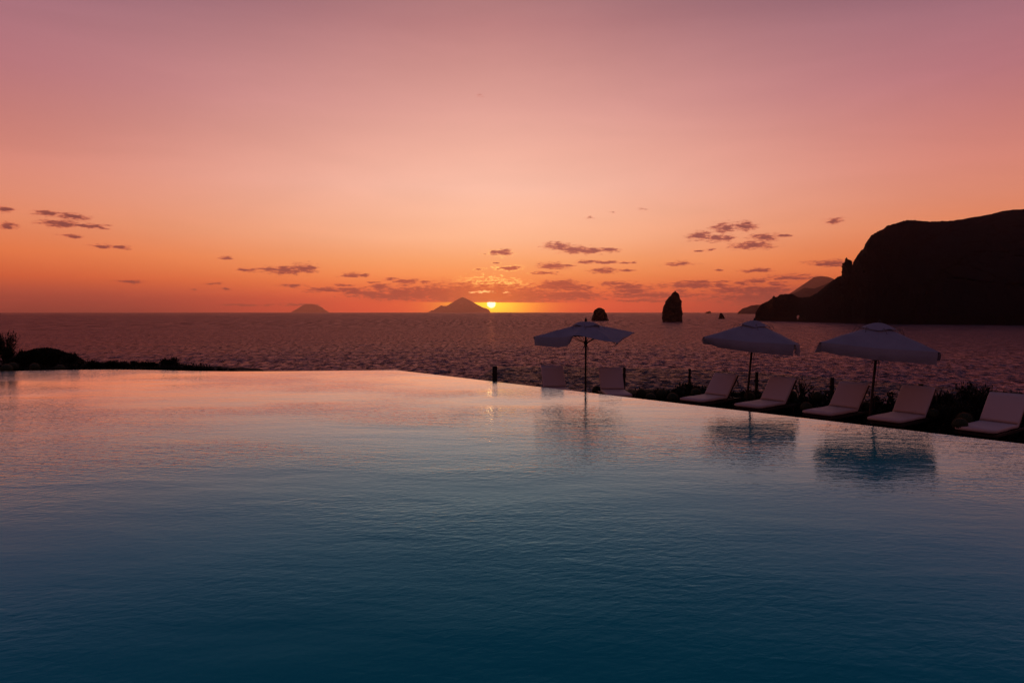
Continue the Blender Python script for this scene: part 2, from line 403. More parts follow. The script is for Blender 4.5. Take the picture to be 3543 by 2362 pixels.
sd.energy = 0.004; sd.angle = R(0.5); sd.color = (1.0, 0.36, 0.12)
sdir = Vector((math.sin(SUN_AZ) * math.cos(R(1.0)), math.cos(SUN_AZ) * math.cos(R(1.0)), math.sin(R(1.0))))
so.rotation_euler = sdir.to_track_quat('Z', 'Y').to_euler(); so.location = (0, 5, 30)

# ------------------------------------------------------------------ haze
HAZE = 2.3e-5
def haze():
    bm = bmesh.new(); box(bm, (0, 0, (-26 + 830) / 2), (94000, 94000, 856))
    m, N, out = material('haze')
    v = N.node('ShaderNodeVolumePrincipled')
    v.inputs['Color'].default_value = (1.0, 0.62, 0.52, 1); v.inputs['Density'].default_value = HAZE
    v.inputs['Anisotropy'].default_value = 0.86
    N.put(out.inputs['Volume'], v.outputs[0])
    tag(from_bm('haze', bm, m), 'warm dusk haze in the air over the sea', 'haze', kind='stuff')
haze()

# ------------------------------------------------------------------ sea
def sea():
    azs = np.concatenate([np.radians(np.linspace(-180, -44, 60, endpoint=False)), np.radians(np.linspace(-44, 44, 1300, endpoint=False)), np.radians(np.linspace(44, 180, 60))])
    inv = np.linspace(1 / 55.0, 1 / 100.0, 40, endpoint=False)
    inv2 = 1 / 100.0 * (1 - np.linspace(0, 1, 640)) + 1 / 46000.0 * np.linspace(0, 1, 640)
    r = 1.0 / np.concatenate([inv, inv2])
    RR, AA = np.meshgrid(r, azs, indexing='ij')
    X = (RR * np.sin(AA)); Y = (RR * np.cos(AA))
    dr = np.gradient(r)[:, None]; Z = np.zeros_like(X)
    rng = np.random.RandomState(3)
    Y2 = Y; 
    for i in range(70):
        lam = 0.6 * (5.5 / 0.6) ** rng.rand()
        th = R(78) + rng.randn() * 0.55          # travelling towards the shore, a little from the left
        k = 2 * PI / lam
        amp = 0.0125 * lam ** 0.95 * 0.72
        damp = np.clip(1.6 - dr * 2.6 / lam, 0, 1)
        ph = k * (X * math.cos(th) + Y * math.sin(th)) + rng.rand() * 6.28
        s = np.sin(ph)
        Z += amp * damp * (s + 0.25 * np.cos(2 * ph))
    V = np.stack([X, Y, Z + SEA], axis=-1)
    o = grid_mesh('sea', V, len(r), len(azs), M['sea'])
    tag(o, kind='structure')
sea()

# ------------------------------------------------------------------ ground near the pool
BX = [-80, -30, -20, -14, -10, -5, -1.6, 0, 2, 5.4, 7.2, 8.8, 10.4, 13, 20, 40, 80]
BY = [34, 33, 31, 29, 27, 25.2, 23.4, 22.9, 22.8, 22.2, 21.2, 19.6, 18.0, 15.5, 8, -4, -20]
CORNER = onz(1371, 1280, 0)
FARR = onz(3543, 1535, 0)
edir = (FARR - CORNER).normalized(); enor = Vector((-edir.y, edir.x, 0))       # enor points away from the pool
if enor.x < 0: enor = -enor
def gz(x, y):
    b = float(np.interp(x, BX, BY)); z = DECK - 0.03
    if x < -6:
        k = min(1, max(0, (-6 - x) / 4.0)) * min(1, max(0, (y - 22.5) / 1.0)); z += k * 0.45
    z += 0.05 * noise.noise(Vector((x * .7, y * .7, 0)))
    if x > 3:          # the planted bed rises a little behind the deck
        dn = (x - CORNER.x) * enor.x + (y - CORNER.y) * enor.y
        z += 0.20 * min(1, max(0, (dn - 3.95) / 0.5)) * min(1, (x - 3) / 2)
    d = y - b
    if d > 0: z -= d * 0.9 + 1.2 * noise.noise(Vector((x * .15, y * .15, 3))) * min(1, d)
    return max(z, SEA - 2)
def ground():
    xs = np.concatenate([np.linspace(-80, -20, 25, endpoint=False), np.linspace(-20, 20, 100, endpoint=False), np.linspace(20, 80, 25)])
    ys = np.concatenate([np.linspace(-60, 10, 20, endpoint=False), np.linspace(10, 40, 90, endpoint=False), np.linspace(40, 62, 20)])
    V = [(x, y, gz(x, y)) for y in ys for x in xs]
    tag(grid_mesh('ground', V, len(ys), len(xs), M['soil']), kind='structure')
ground()

# pool
k_end = (1.2 - CORNER.y) / edir.y
outline = [CORNER + edir * k_end]
outline += [CORNER + edir * (k_end * t) for t in (0.8, 0.6, 0.4, 0.2, 0.05, 0.01)]
outline += [CORNER + Vector((-.03, .03, 0))]
outline += [onz(x, y, 0) for x, y in ((1340, 1280.2), (1200, 1281.5), (1000, 1283.6), (798, 1284.6), (690, 1283.5), (560, 1280.5), (450, 1278.6), (340, 1278.4), (230, 1279.4), (110, 1281.6), (0, 1284.5), (-150, 1289), (-450, 1299))]
outline += [Vector((-25, 15, 0)), Vector((-25, 1.2, 0))]
def pool():
    bm = bmesh.new()
    n = len(outline)
    top = [bm.verts.new(p) for p in outline]
    bm.faces.new(top)
    def offs(i, d):
        p0, p1, p2 = outline[i - 1], outline[i], outline[(i + 1) % n]
        a = (p1 - p0).normalized(); b = (p2 - p1).normalized()
        na = Vector((a.y, -a.x, 0)); nb = Vector((b.y, -b.x, 0))
        m = (na + nb).normalized()
        return p1 + m * d
    prev = top
    for d, z in ((0.035, -0.004), (0.055, -0.016), (0.065, -0.04)):
        ring = [bm.verts.new(offs(i, d) + Vector((0, 0, z))) for i in range(n)]
        for i in range(n): bm.faces.new((prev[i], prev[(i + 1) % n], ring[(i + 1) % n], ring[i]))
        prev = ring
    bmesh.ops.recalc_face_normals(bm, faces=bm.faces)
    for fc in bm.faces:
        if abs(fc.normal.z) > .9 and fc.normal.z < 0: fc.normal_flip()
    tag(from_bm('pool_water', bm, M['pool']), kind='structure')
    bm = bmesh.new()
    r1 = [bm.verts.new(offs(i, 0.062) + Vector((0, 0, -0.045))) for i in range(n)]
    r2 = [bm.verts.new(offs(i, 0.062) + Vector((0, 0, DECK - 0.3))) for i in range(n)]
    r3 = [bm.verts.new(offs(i, -0.20) + Vector((0, 0, -0.045))) for i in range(n)]
    r4 = [bm.verts.new(offs(i, -0.20) + Vector((0, 0, DECK - 0.3))) for i in range(n)]
    for i in range(n):
        j = (i + 1) % n
        bm.faces.new((r1[i], r1[j], r2[j], r2[i])); bm.faces.new((r3[i], r3[j], r1[j], r1[i]))
        bm.faces.new((r3[i], r3[j], r4[j], r4[i])); bm.faces.new((r2[i], r2[j], r4[j], r4[i]))
    bmesh.ops.recalc_face_normals(bm, faces=bm.faces)
    tag(from_bm('pool_wall', bm, M['wall']), 'dark tiled overflow wall holding the brim-full infinity pool', 'wall')
    # terrace the photographer stands on
    bm = bmesh.new(); box(bm, (-4, -4.9, -0.33), (42, 12, 0.76))
    tag(from_bm('terrace', bm, M['stone']), kind='structure')
pool()
# deck of dark boards along the overflow edge
def deck():
    bm = bmesh.new()
    w = 0.14; L = k_end + 2
    nb = 26
    for j in range(nb):
        o0 = 0.22 + j * (w + 0.008)
        s0 = 1.6 + max(0, o0 - 1.0) * 1.55
        a = CORNER + edir * s0 + enor * (o0 + w / 2); b = CORNER + edir * L + enor * (o0 + w / 2)
        mid = (a + b) / 2; mid.z = DECK - 0.012
        box(bm, mid, ((b - a).length, w, 0.03), Matrix.Rotation(math.atan2(edir.y, edir.x), 3, 'Z'))
    tag(from_bm('deck', bm, M['deck']), kind='structure')
deck()

# ------------------------------------------------------------------ distant land
def zpts(pts, ox, oy, s): return [(ox + s * a, oy + s * b) for a, b in pts]
def land(name, sil, shore, ridge_off, step, mat, rough=1.0, back=1.0, rows=26, seed=0.0, power=0.75):
    """sil: skyline survey; shore(x)->distance of the waterline; ridge lies ridge_off(x) behind it"""
    xs = np.arange(sil[0][0], sil[-1][0] + step * .5, step)
    sx = [p[0] for p in sil]; sy = [p[1] for p in sil]
    rowsF = np.linspace(0, 1, rows); rowsB = np.linspace(1, 2.0, rows // 2 + 1)[1:]
    V = []
    for t in list(rowsF) + list(rowsB):
        for x in xs:
            yt = float(np.interp(x, sx, sy)); Y0 = shore(x); Yr = Y0 + ridge_off(x)
            top = at(x, yt, Yr); H = top.z - SEA
            if t <= 1:
                Y = Y0 + (Yr - Y0) * t; h = H * t ** power
                amp = math.sin(PI * t) * 0.9 + 0.0
            else:
                u = t - 1; Y = Yr + ridge_off(x) * back * u; h = H * (1 - u) ** 1.0; amp = math.sin(PI * u) * 0.8
            h = max(h, 0)
            px = top.x * (Y / Yr)
            q = Vector((px, Y, h)) / (ridge_off(x) * 0.25 + 1) + Vector((seed, 0, 0))
            n1 = noise.fractal(q, 1.0, 2.0, 5)
            e = noise.fractal(q * 6, 1.0, 2.0, 4)
            h2 = h + n1 * amp * H * 0.10 * rough
            # keep the body below the line of sight to the ridge
            lim = (top.z - CAMZ) * (Y / Yr) + CAMZ - SEA
            if t < 1: h2 = min(h2, lim * 0.985)
            if t == 1: h2 = h + e * rough * (Yr * 0.0007)
            V.append((px + e * amp * H * 0.05 * rough, Y + n1 * amp * ridge_off(x) * 0.2, SEA - 3 + max(0, h2) + (3 if h2 > 0.5 else 0)))
    return grid_mesh(name, V, rows + rows // 2, len(xs), mat, smooth=False)
Z5 = (2500, 700, 0.4435)
head = zpts([(253,920),(256,865),(275,830),(300,795),(345,775),(388,748),(391,735),(402,727),(412,738),(425,737),(450,718),(500,715),(545,714),(590,740),(620,742),(680,735),(740,705),(800,655),(850,615),(900,580),(931,570),(935,530),(950,500),(955,440),(970,428),(978,445),(1000,450),(1010,455),(1015,492),(1022,490),(1030,450),(1050,415),(1080,375),(1105,362),(1110,330),(1140,285),(1160,258),(1210,228),(1260,205),(1280,183),(1350,165),(1400,148),(1440,138),(1520,142),(1600,150),(1700,148),(1800,143),(1850,133),(1960,115),(2080,95),(2180,70),(2260,58),(2352,53),(2600,45),(3000,70),(3500,110),(3900,300),(4200,700),(4400,915)], *Z5)
def hshore(x): return KS * float(np.interp(x, [2612, 2700, 2800, 3000, 3200, 3543, 4500], [1870, 1760, 1580, 1380, 1290, 1200, 1050]))
def hoff(x): return KS * float(np.interp(x, [2612, 2640, 2760, 2900, 3000, 3300, 4500], [25, 60, 110, 190, 260, 420, 420]))
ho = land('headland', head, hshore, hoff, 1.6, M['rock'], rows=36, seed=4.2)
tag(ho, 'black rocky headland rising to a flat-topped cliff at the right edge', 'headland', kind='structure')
# sea arch pierced through the low rock
ap = at(2760.5, 1097, 1700 * KS)
bm = bmesh.new()
w = 3.6 * KS; hgt = 6.0 * KS
pr = [(-w * .2, -hgt), (w * .3, -hgt), (w * 1.0, hgt * .55), (w * .9, hgt * .95), (-w * .8, hgt * .9), (-w * .95, hgt * .4)]
dr_ = Vector((ap.x, ap.y, 0)).normalized(); sd_ = Vector((dr_.y, -dr_.x, 0))
ra = [bm.verts.new(ap - dr_ * 260 + sd_ * a * 0.79 + Vector((0, 0, b * .79 + (ap.z-CAMZ) * (-260/1700 / KS)))) for a, b in pr]
rb = [bm.verts.new(ap + dr_ * 420 + sd_ * a * 1.34 + Vector((0, 0, b * 1.34 + (ap.z-CAMZ) * (420/1700 / KS)))) for a, b in pr]
bm.faces.new(ra); bm.faces.new(rb[::-1])
for i in range(6): bm.faces.new((ra[i], rb[i], rb[(i + 1) % 6], ra[(i + 1) % 6]))
bmesh.ops.recalc_face_normals(bm, faces=bm.faces)
from mathutils.bvhtree import BVHTree
# simple and safe: open the faces of the rock sheet that lie inside the arch prism
me = ho.data
hb = bmesh.new(); hb.from_mesh(me)
tree = BVHTree.FromBMesh(bm)
def inside(p):
    loc, nor, idx, dist = tree.find_nearest(p)
    return loc is not None and (p - loc).dot(nor) < 0
kill = [fc for fc in hb.faces if abs(fc.calc_center_median().x - ap.x) < 140 and fc.calc_center_median().z < 15 and inside(fc.calc_center_median())]
bmesh.ops.delete(hb, geom=kill, context='FACES'); hb.to_mesh(me); hb.free(); bm.free()

mid = zpts([(127,872),(133,850),(155,826),(240,801),(400,790),(500,742),(550,712),(640,666),(720,672),(800,640),(880,600),(1000,560),(1150,560),(1300,640),(1500,760),(1600,868)], *Z5)
tag(land('far_cape', mid, lambda x: 6000, lambda x: 600, 2.5, M['land'], rows=22, seed=9, rough=0.8), 'dark red hilly cape just behind the black headland', 'cape', kind='structure')
cone = zpts([(330,862),(430,790),(520,715),(600,660),(660,620),(710,585),(740,577),(780,576),(820,580),(850,590),(870,600),(1000,680),(1150,780),(1280,862)], *Z5)
tag(land('far_mountain', cone, lambda x: 14000, lambda x: 1700, 3, M['land'], rows=18, seed=2, rough=0.4), 'hazy round-topped mountain rising behind the cape', 'mountain', kind='structure')
isl = zpts([(235,630),(330,575),(400,565),(500,500),(580,452),(620,447),(690,460),(720,452),(740,460),(850,395),(960,330),(1060,270),(1150,228),(1180,222),(1250,240),(1350,290),(1450,345),(1580,420),(1720,495),(1800,512),(1880,550),(1920,600),(1937,630)], 1450, 1000, 0.12755)
tag(land('far_island', isl, lambda x: 43000, lambda x: 1200, 1.2, M['land'], rows=16, seed=5, rough=0.35), 'cone-shaped island on the horizon beside the setting sun', 'island', kind='structure')
isl2 = zpts([(250,424),(300,395),(350,365),(370,358),(430,357),(470,368),(500,382),(530,405),(562,424)], 900, 900, 0.4252)
tag(land('far_island', isl2, lambda x: 44500, lambda x: 700, 1.2, M['land'], rows=16, seed=7, rough=0.35), 'faint low domed island on the horizon left of the cone-shaped one', 'island', kind='structure')

# ------------------------------------------------------------------ sea stacks
def stack(name, label, L, Rr, Y, seed, depth=0.75, mat='stack'):
    """L / Rr: left and right skyline surveys, bottom to top, as (x, y)"""
    ys_ = sorted(set([p[1] for p in L] + [p[1] for p in Rr]), reverse=True)
    y0, y1 = ys_[0], ys_[-1]
    rows = max(10, int((y0 - y1) / 1.6)); n = 48
    Ls = sorted(L, key=lambda p: p[1]); Rs = sorted(Rr, key=lambda p: p[1])
    V = []
    base = at((L[0][0] + Rr[0][0]) / 2, y0, Y)
    for i in range(rows + 1):
        y = y0 + (y1 - y0) * i / rows
        xl = float(np.interp(y, [p[1] for p in Ls], [p[0] for p in Ls])); xr = float(np.interp(y, [p[1] for p in Rs], [p[0] for p in Rs]))
        a = at(xl, y, Y); b = at(xr, y, Y); c = (a + b) / 2; hw = max(0.02, (b.x - a.x) / 2)
        for k in range(n):
            th = 2 * PI * k / n
            p = Vector((c.x + hw * math.cos(th), Y + hw * depth * math.sin(th), c.z))
            s = (Y / FPX)
            q = p / (s * 22) + Vector((seed, seed, 0))
            e = noise.fractal(q * 1.6, 0.9, 2.1, 5)
            ca = Vector((math.cos(th), math.sin(th), 0))
            p += ca * e * s * 3.0 * min(1, hw / (s * 5))
            p.z += noise.noise(q * 3) * s * 0.8
            if i == 0: p.z = SEA - 4
            V.append(p - Vector((base.x, Y, SEA)))
    o = grid_mesh(name, [tuple(v) for v in V], rows + 1, n, M[mat], smooth=False, wrap=True)
    o.location = (base.x, Y, SEA)
    hb = bmesh.new(); hb.from_mesh(o.data); hb.verts.ensure_lookup_table()
    hb.faces.new([hb.verts[rows * n + k] for k in range(n)]); hb.to_mesh(o.data); hb.free()
    tag(o, label, 'sea stack', 'rocks standing in the sea')
    return o
z3 = lambda pts: zpts(pts, 2000, 970, 0.23384)
stack('sea_stack', 'squat dark rounded sea rock just behind the first parasol', z3([(195,592),(205,560),(217,530),(226,500),(228,465),(240,440),(262,425),(285,408),(312,402)]), z3([(455,592),(441,560),(437,530),(425,495),(402,462),(392,432),(375,424),(345,410),(318,402)]), 1856 * KS, 1.0)
stack('sea_stack', 'tall pointed black sea stack standing in the middle of the bay', z3([(1256,604),(1250,540),(1247,480),(1256,430),(1265,385),(1285,330),(1330,270),(1370,225),(1400,190),(1425,165),(1437,157)]), z3([(1549,604),(1541,560),(1536,470),(1529,400),(1525,310),(1500,240),(1480,190),(1455,172),(1441,157)]), 1650 * KS, 2.0)
stack('sea_stack', 'small dark pointed sea rock between the tall stack and the headland', z3([(2078,564),(2084,535),(2095,510),(2105,490),(2116,482)]), z3([(2176,564),(2160,535),(2150,510),(2137,490),(2122,482)]), 2360 * KS, 3.0)
stack('sea_islet', 'tiny low rocky islet on the horizon right of the tall stack', z3([(1888,484),(1893,474),(1897,464),(1918,463),(1932,456),(1940,454)]), z3([(1973,484),(1970,474),(1968,464),(1964,460),(1955,456),(1945,454)]), 8000, 4.0, mat='land')
# sailing boat far out
def sailboat():
    Y = 7000; b = at(1745.5, 1080, Y); root = empty('sailboat', (b.x, Y, SEA))
    bm = bmesh.new()
    P = [(-7, 0, 1.6), (-6, 1.6, 1.6), (0, 2.2, 1.4), (8, 0, 2.0), (0, -2.2, 1.4), (-6, -1.6, 1.6)]
    a = [bm.verts.new(p) for p in P]; c = [bm.verts.new((p[0] * .8, p[1] * .5, -0.5)) for p in P]
    bm.faces.new(a); bm.faces.new(c[::-1])
    for i in range(6): bm.faces.new((a[i], c[i], c[(i + 1) % 6], a[(i + 1) % 6]))
    from_bm('hull', bm, M['boat'], root)
    bm = bmesh.new(); tube(bm, [(0.5, 0, 1), (0.5, 0, 19)], 0.15, 6); from_bm('mast', bm, M['boat'], root)
    bm = bmesh.new()
    v = [bm.verts.new(p) for p in ((0.3, 0, 3), (0.3, 0, 18.5), (-5.5, 0.5, 3.2))]; bm.faces.new(v)
    bmesh.ops.subdivide_edges(bm, edges=bm.edges[:], cuts=3)
    for v in bm.verts: v.co.y += 0.5 * math.sin(PI * min(1, max(0, -v.co.x / 5.5)))
    from_bm('sail', bm, M['sail'], root)
    root.rotation_euler = (0, 0, R(25))
    tag(root, 'tiny sailing boat on the horizon just right of the sun', 'sailboat')
sailboat()

# ------------------------------------------------------------------ sun loungers (origin under the middle of the foot end, head along +x)
SL, BLn, BANG, LW = 1.14, 0.74, R(48), 0.68
def cushion_mesh(bang, th=0.085, w=LW, SLx=SL):
    # one folded mattress: section swept along the lounger
    path = []
    for i in range(9): path.append((SLx * i / 8 - 0.0, 0.37, 0.0))
    n = 5
    r = 0.07
    for i in range(1, n + 1):
        a = bang * i / n
        path.append((SLx + r * math.sin(a), 0.37 + r * (1 - math.cos(a)), a))
    x0, z0, _ = path[-1]
    for i in range(1, 9):
        d = BLn * i / 8; path.append((x0 + math.cos(bang) * d, z0 + math.sin(bang) * d, bang))
    nw = 9; V = []; nr = len(path)
    def prof(j, i):      # rounded cross-section, unit coordinates
        e = min(i, nr - 1 - i) / 1.0
        k = 1.0 if e >= 1 else 0.80
        q = 28
        a = 2 * PI * j / q
        ca, sa = math.cos(a), math.sin(a)
        ex = 0.22
        u = math.copysign(abs(ca) ** ex, ca); v = math.copysign(abs(sa) ** 0.45, sa)
        return u * w / 2 * (1.0 if e >= 1 else 0.985), v * th / 2 * k
    q = 28
    rnd = random.Random(int(bang * 1000))
    for i, (x, z, a) in enumerate(path):
        for j in range(q):
            u, v = prof(j, i)
            cx = x - math.sin(a) * (th / 2 + v); cz = z + math.cos(a) * (th / 2 + v)
            nn = noise.noise(Vector((x * 3.1, u * 3.0, z * 3 + rnd.random() * 0)))
            cz += 0.006 * nn
            V.append((cx, u, cz))
    return V, nr, q, path
lounger_seq = 0
def make_lounger(bang):
    root = empty('sun_lounger', (0, 0, 0))
    V, nr, q, path = cushion_mesh(bang)
    # closed ends
    o = grid_mesh('cushion', V, nr, q, M['cushion'], root, smooth=True, wrap=True)
    hb = bmesh.new(); hb.from_mesh(o.data); hb.verts.ensure_lookup_table()
    for row in (0, nr - 1):
        hb.verts.ensure_lookup_table()
        ring = [hb.verts[row * q + k] for k in range(q)]
        cen = hb.verts.new(sum((v.co for v in ring), Vector()) / q)
        out = Vector((-0.012, 0, 0)) if row == 0 else Vector((math.cos(bang) * .012, 0, math.sin(bang) * .012))
        cen.co += out
        for k in range(q): hb.faces.new((ring[k], ring[(k + 1) % q], cen)).smooth = True
    bmesh.ops.recalc_face_normals(hb, faces=hb.faces)
    hb.to_mesh(o.data); hb.free()
    # frame: two side rails running full length, cross rails, slats
    bm = bmesh.new()
    FLn = 1.86; hw = LW / 2 - 0.01
    for s in (-1, 1): box(bm, (FLn / 2 + 0.02, s * hw, 0.33), (FLn, 0.035, 0.06), bevel=0.006)
    for x in (0.06, 0.6, 1.12, FLn - 0.03): box(bm, (x, 0, 0.325), (0.05, 2 * hw - 0.036, 0.045))
    from_bm('frame', bm, M['frame'], root)
    bm = bmesh.new()
    for i in range(9): box(bm, (0.08 + i * 0.125, 0, 0.358), (0.075, 2 * hw - 0.06, 0.014))
    from_bm('seat_slats', bm, M['frame'], root)
    # reclining back rest frame
    bm = bmesh.new(); ca, sa = math.cos(bang), math.sin(bang)
    rot = Matrix.Rotation(-bang, 3, 'Y')
    L2 = BLn + 0.05
    x0, z0 = SL + 0.05, 0.355
    for s in (-1, 1):
        box(bm, (x0 + ca * L2 / 2 + 0.02, s * (hw - 0.02), z0 + sa * L2 / 2 - 0.01), (L2, 0.03, 0.035), rot, bevel=0.004)
    for i in range(6):
        d = 0.08 + i * (L2 - 0.12) / 5
        box(bm, (x0 + ca * d + 0.02, 0, z0 + sa * d - 0.01), (0.06, 2 * hw - 0.075, 0.014), rot)
    from_bm('backrest_frame', bm, M['frame'], root)
    bm = bmesh.new(); tx, tz = x0 + ca * L2 * 0.6, z0 + sa * L2 * 0.6
    for s in (-1, 1): tube(bm, [(tx, s * 0.2, tz - 0.01), (tx + 0.17, s * 0.2, 0.34)], 0.011, 6)
    tube(bm, [(tx + 0.17, -0.2, 0.34), (tx + 0.17, 0.2, 0.34)], 0.011, 6)
    from_bm('prop', bm, M['metal'], root)
    for sx in (0.20, 1.62):
        for s in (-1, 1):
            bm = bmesh.new(); box(bm, (sx, s * (hw - 0.036), 0.149), (0.055, 0.035, 0.298), bevel=0.005); from_bm('leg', bm, M['frame'], root)
    # fastening strap with loose end at the side of the head
    bm = bmesh.new()
    sx, sz = x0 + ca * L2 * 0.78 + 0.02, z0 + sa * L2 * 0.78
    for s in (-1,):
        tube(bm, [(sx, s * (hw + 0.01), sz), (sx + 0.01, s * (hw + 0.035), sz - 0.01), (sx + 0.02, s * (hw + 0.03), sz - 0.07), (sx + 0.0, s * (hw + 0.04), sz - 0.12)], [0.016, 0.022, 0.01, 0.004], 5)
        tube(bm, [(sx, s * (hw + 0.01), sz), (sx + 0.03, s * (hw + 0.045), sz - 0.04), (sx + 0.04, s * (hw + 0.035), sz - 0.13)], [0.012, 0.01, 0.004], 5)
    from_bm('strap', bm, M['rope'], root)
    return root
loungers = [  # foot position (left corner and heading), label
    (1.44, 18.85, 99, 'white-cushioned sun lounger left of the first parasol pole, its seat hidden behind the pool edge', 0, R(55)),
    (2.90, 18.25, 91.5, 'white-cushioned sun lounger right of the first parasol pole, facing the viewer straight on', 0, R(54)),
    (4.56, 17.32, 42, 'cream sun lounger left of the middle parasol, nearest to the thin fence post', 0, R(48)),
    (5.60, 16.22, 39, 'cream sun lounger just right of the middle parasol pole', 0, R(50)),
    (6.76, 15.07, 37, 'cream sun lounger left of the right-hand parasol pole', 0, R(49)),
    (7.73, 14.12, 37, 'cream sun lounger right of the right-hand parasol pole, a fence post top above its back', 0, R(51)),
    (8.80, 12.90, 36, 'cream sun lounger nearest the viewer, cut by the right edge', 0, R(49)),
]
protos = {}
for i, (x, y, hd, lab, _, bang) in enumerate(loungers):
    key = round(bang, 3)
    if key not in protos:
        o = make_lounger(bang); protos[key] = o
    else: o = copy_tree(protos[key])
    o.location = (x, y, DECK + 0.004); o.rotation_euler = (0, 0, R(hd))
    tag(o, lab, 'sun lounger', 'sun loungers in a row beside the pool')

# ------------------------------------------------------------------ parasols (origin at the foot of the pole)
def make_parasol(x, y, near, tilt, label, seed, billow, flaps, rimz=1.90, apex=2.36, a=1.2, bulge=-0.030, caph=0.15):
    """near: angle of the nearest corner from the viewer's side, degrees to the right"""
    rnd = random.Random(seed)
    d = math.atan2(-y, -x) + R(near)       # direction of the nearest corner
    root = empty('parasol', (x, y, DECK))
    Mx = Matrix.Rotation(tilt, 4, 'Y') @ Matrix.Rotation(d, 4, 'Z')
    root.rotation_euler = Mx.to_euler()
    # local frame: corners at angles 0, 90, 180, 270
    def rim(th):
        # square with corners at k*90 degrees
        t = (th + PI / 4) % (PI / 2) - PI / 4           # angle from the closest corner
        r = a * math.sqrt(2) / (abs(math.cos(th)) + abs(math.sin(th)))
        sc = 1 - 0.030 * (math.sin(2 * t) ** 2)         # hollow edges
        return r * sc
    def rimheight(th):
        h = rimz
        t = abs(((th + PI / 4) % (PI / 2)) - PI / 4) / (PI / 4)   # 0 corner, 1 mid-side
        h += billow(th)
        return h
    nt, nr = 96, 14
    V = []
    r0 = 0.16
    for i in range(nr):
        s = i / (nr - 1)
        for k in range(nt):
            th = 2 * PI * k / nt
            rr = r0 + (rim(th) - r0) * s
            zt = apex - 0.10 * 0
            t8 = abs(((th + PI / 8) % (PI / 4)) - PI / 8) / (PI / 8)
            z = zt + (rimheight(th) - zt) * (s ** 0.92)
            z += bulge * math.sin(PI * s) * t8 * (2 - t8)       # sag or fill between ribs
            z += 0.030 * s * noise.noise(Vector((math.cos(th) * rr * 2.6, math.sin(th) * rr * 2.6, seed))) * min(1, 3 * (1 - s))
            V.append((rr * math.cos(th), rr * math.sin(th), z))
    can = grid_mesh('canopy', V, nr, nt, M['fabric'], root, wrap=True)
    # vent cap above the opening
    V = []; nr2 = 7; r1 = 0.40
    for i in range(nr2):
        s = i / (nr2 - 1)
        for k in range(nt // 2):
            th = 2 * PI * k / (nt // 2)
            rr = 0.03 + (r1 * (0.86 + 0.14 * rim(th) / (a * 1.2)) - 0.03) * s
            z = apex - 0.065 + caph * (1 - s ** (1.5 if caph > .12 else 2.6)) + 0.022 * s * math.cos(4 * th + seed) + 0.022 * s * noise.noise(Vector((math.cos(th) * 2.4, math.sin(th) * 2.4, seed + 3)))
            V.append((rr * math.cos(th), rr * math.sin(th), z))
    cap = grid_mesh('vent_cap', V, nr2, nt // 2, M['fabric'], can, wrap=True)
    for k in range(8):
        bm = bmesh.new()
        th = 2 * PI * k / 8 + .2
        pts = [(r1 * 0.9 * math.cos(th), r1 * 0.9 * math.sin(th), apex - 0.055), (r1 * 1.12 * math.cos(th), r1 * 1.12 * math.sin(th), apex - 0.035 + 0.03 * rnd.random()), (r1 * 1.34 * math.cos(th + .1), r1 * 1.34 * math.sin(th + .1), apex - 0.16)]
        tube(bm, pts, 0.005, 5)
        from_bm('vent_tie', bm, M['rope'], can)
    # valance: one strip per side
    for sidx in range(4):
        th0 = sidx * PI / 2; V = []; m = 26; rows = 6
        for i in range(rows):
            s = i / (rows - 1)
            for k in range(m):
                th = th0 + 0.02 + (PI / 2 - 0.04) * k / (m - 1)
                rr = rim(th) + 0.004; z = rimheight(th)
                drop, outw = flaps(sidx, k / (m - 1))
                ripple = 0.018 * math.sin(th * 22 + seed) * s + 0.022 * noise.noise(Vector((th * 5, s, seed + sidx))) * s
                nrm = Vector((math.cos(th0 + PI / 4), math.sin(th0 + PI / 4), 0))
                p = Vector((rr * math.cos(th), rr * math.sin(th), z)) + nrm * (outw * s * s + ripple + 0.02 * math.sin(PI * s))
                p.z -= drop * s
                V.append(tuple(p))
        grid_mesh('valance', V, rows, m, M['fabric'], root)
    # ribs, struts
    hub = rimz - 0.18
    for k in range(8):
        th = k * PI / 4; rr = rim(th) - 0.02
        bm = bmesh.new(); pts = []
        for i in range(7):
            s = i / 6; q = 0.05 + (rr - 0.05) * s; ss = max(0, (q - r0) / (rim(th) - r0))
            z = (apex + (rimheight(th) - apex) * ss ** 0.92) - 0.032
            pts.append((q * math.cos(th), q * math.sin(th), z))
        tube(bm, pts, 0.012, 6); rib = from_bm('rib', bm, M['pole'], root)
        bm = bmesh.new(); mp = Vector(pts[3]); tube(bm, [(0.05 * math.cos(th), 0.05 * math.sin(th), hub), mp + Vector((0, 0, -0.014))], 0.009, 6)
        from_bm('strut', bm, M['pole'], rib)
    bm = bmesh.new(); tube(bm, [(0, 0, 0.0), (0, 0, apex + 0.06)], 0.028, 12); from_bm('pole', bm, M['pole'], root)
    bm = bmesh.new(); lathe(bm, [(0.034, hub - 0.11), (0.045, hub - 0.10), (0.045, hub - 0.02), (0.062, hub - 0.015), (0.062, hub + 0.03), (0.03, hub + 0.035)], 16)
    tube(bm, [(0.03, -0.01, hub - 0.12), (0.12, -0.06, hub - 0.12)], 0.010, 6)
    from_bm('hub', bm, M['pole'], root)
    bm = bmesh.new(); lathe(bm, [(0.0, apex + 0.16), (0.022, apex + 0.14), (0.034, apex + 0.105), (0.036, apex + 0.075), (0.026, apex + 0.055), (0.0, apex + 0.05)][::-1], 12); from_bm('finial', bm, M['pole'], root, True)
    # cords: two loops by the hub and a loose line
    bm = bmesh.new()
    rc = Matrix.Rotation(-d, 3, 'Z')
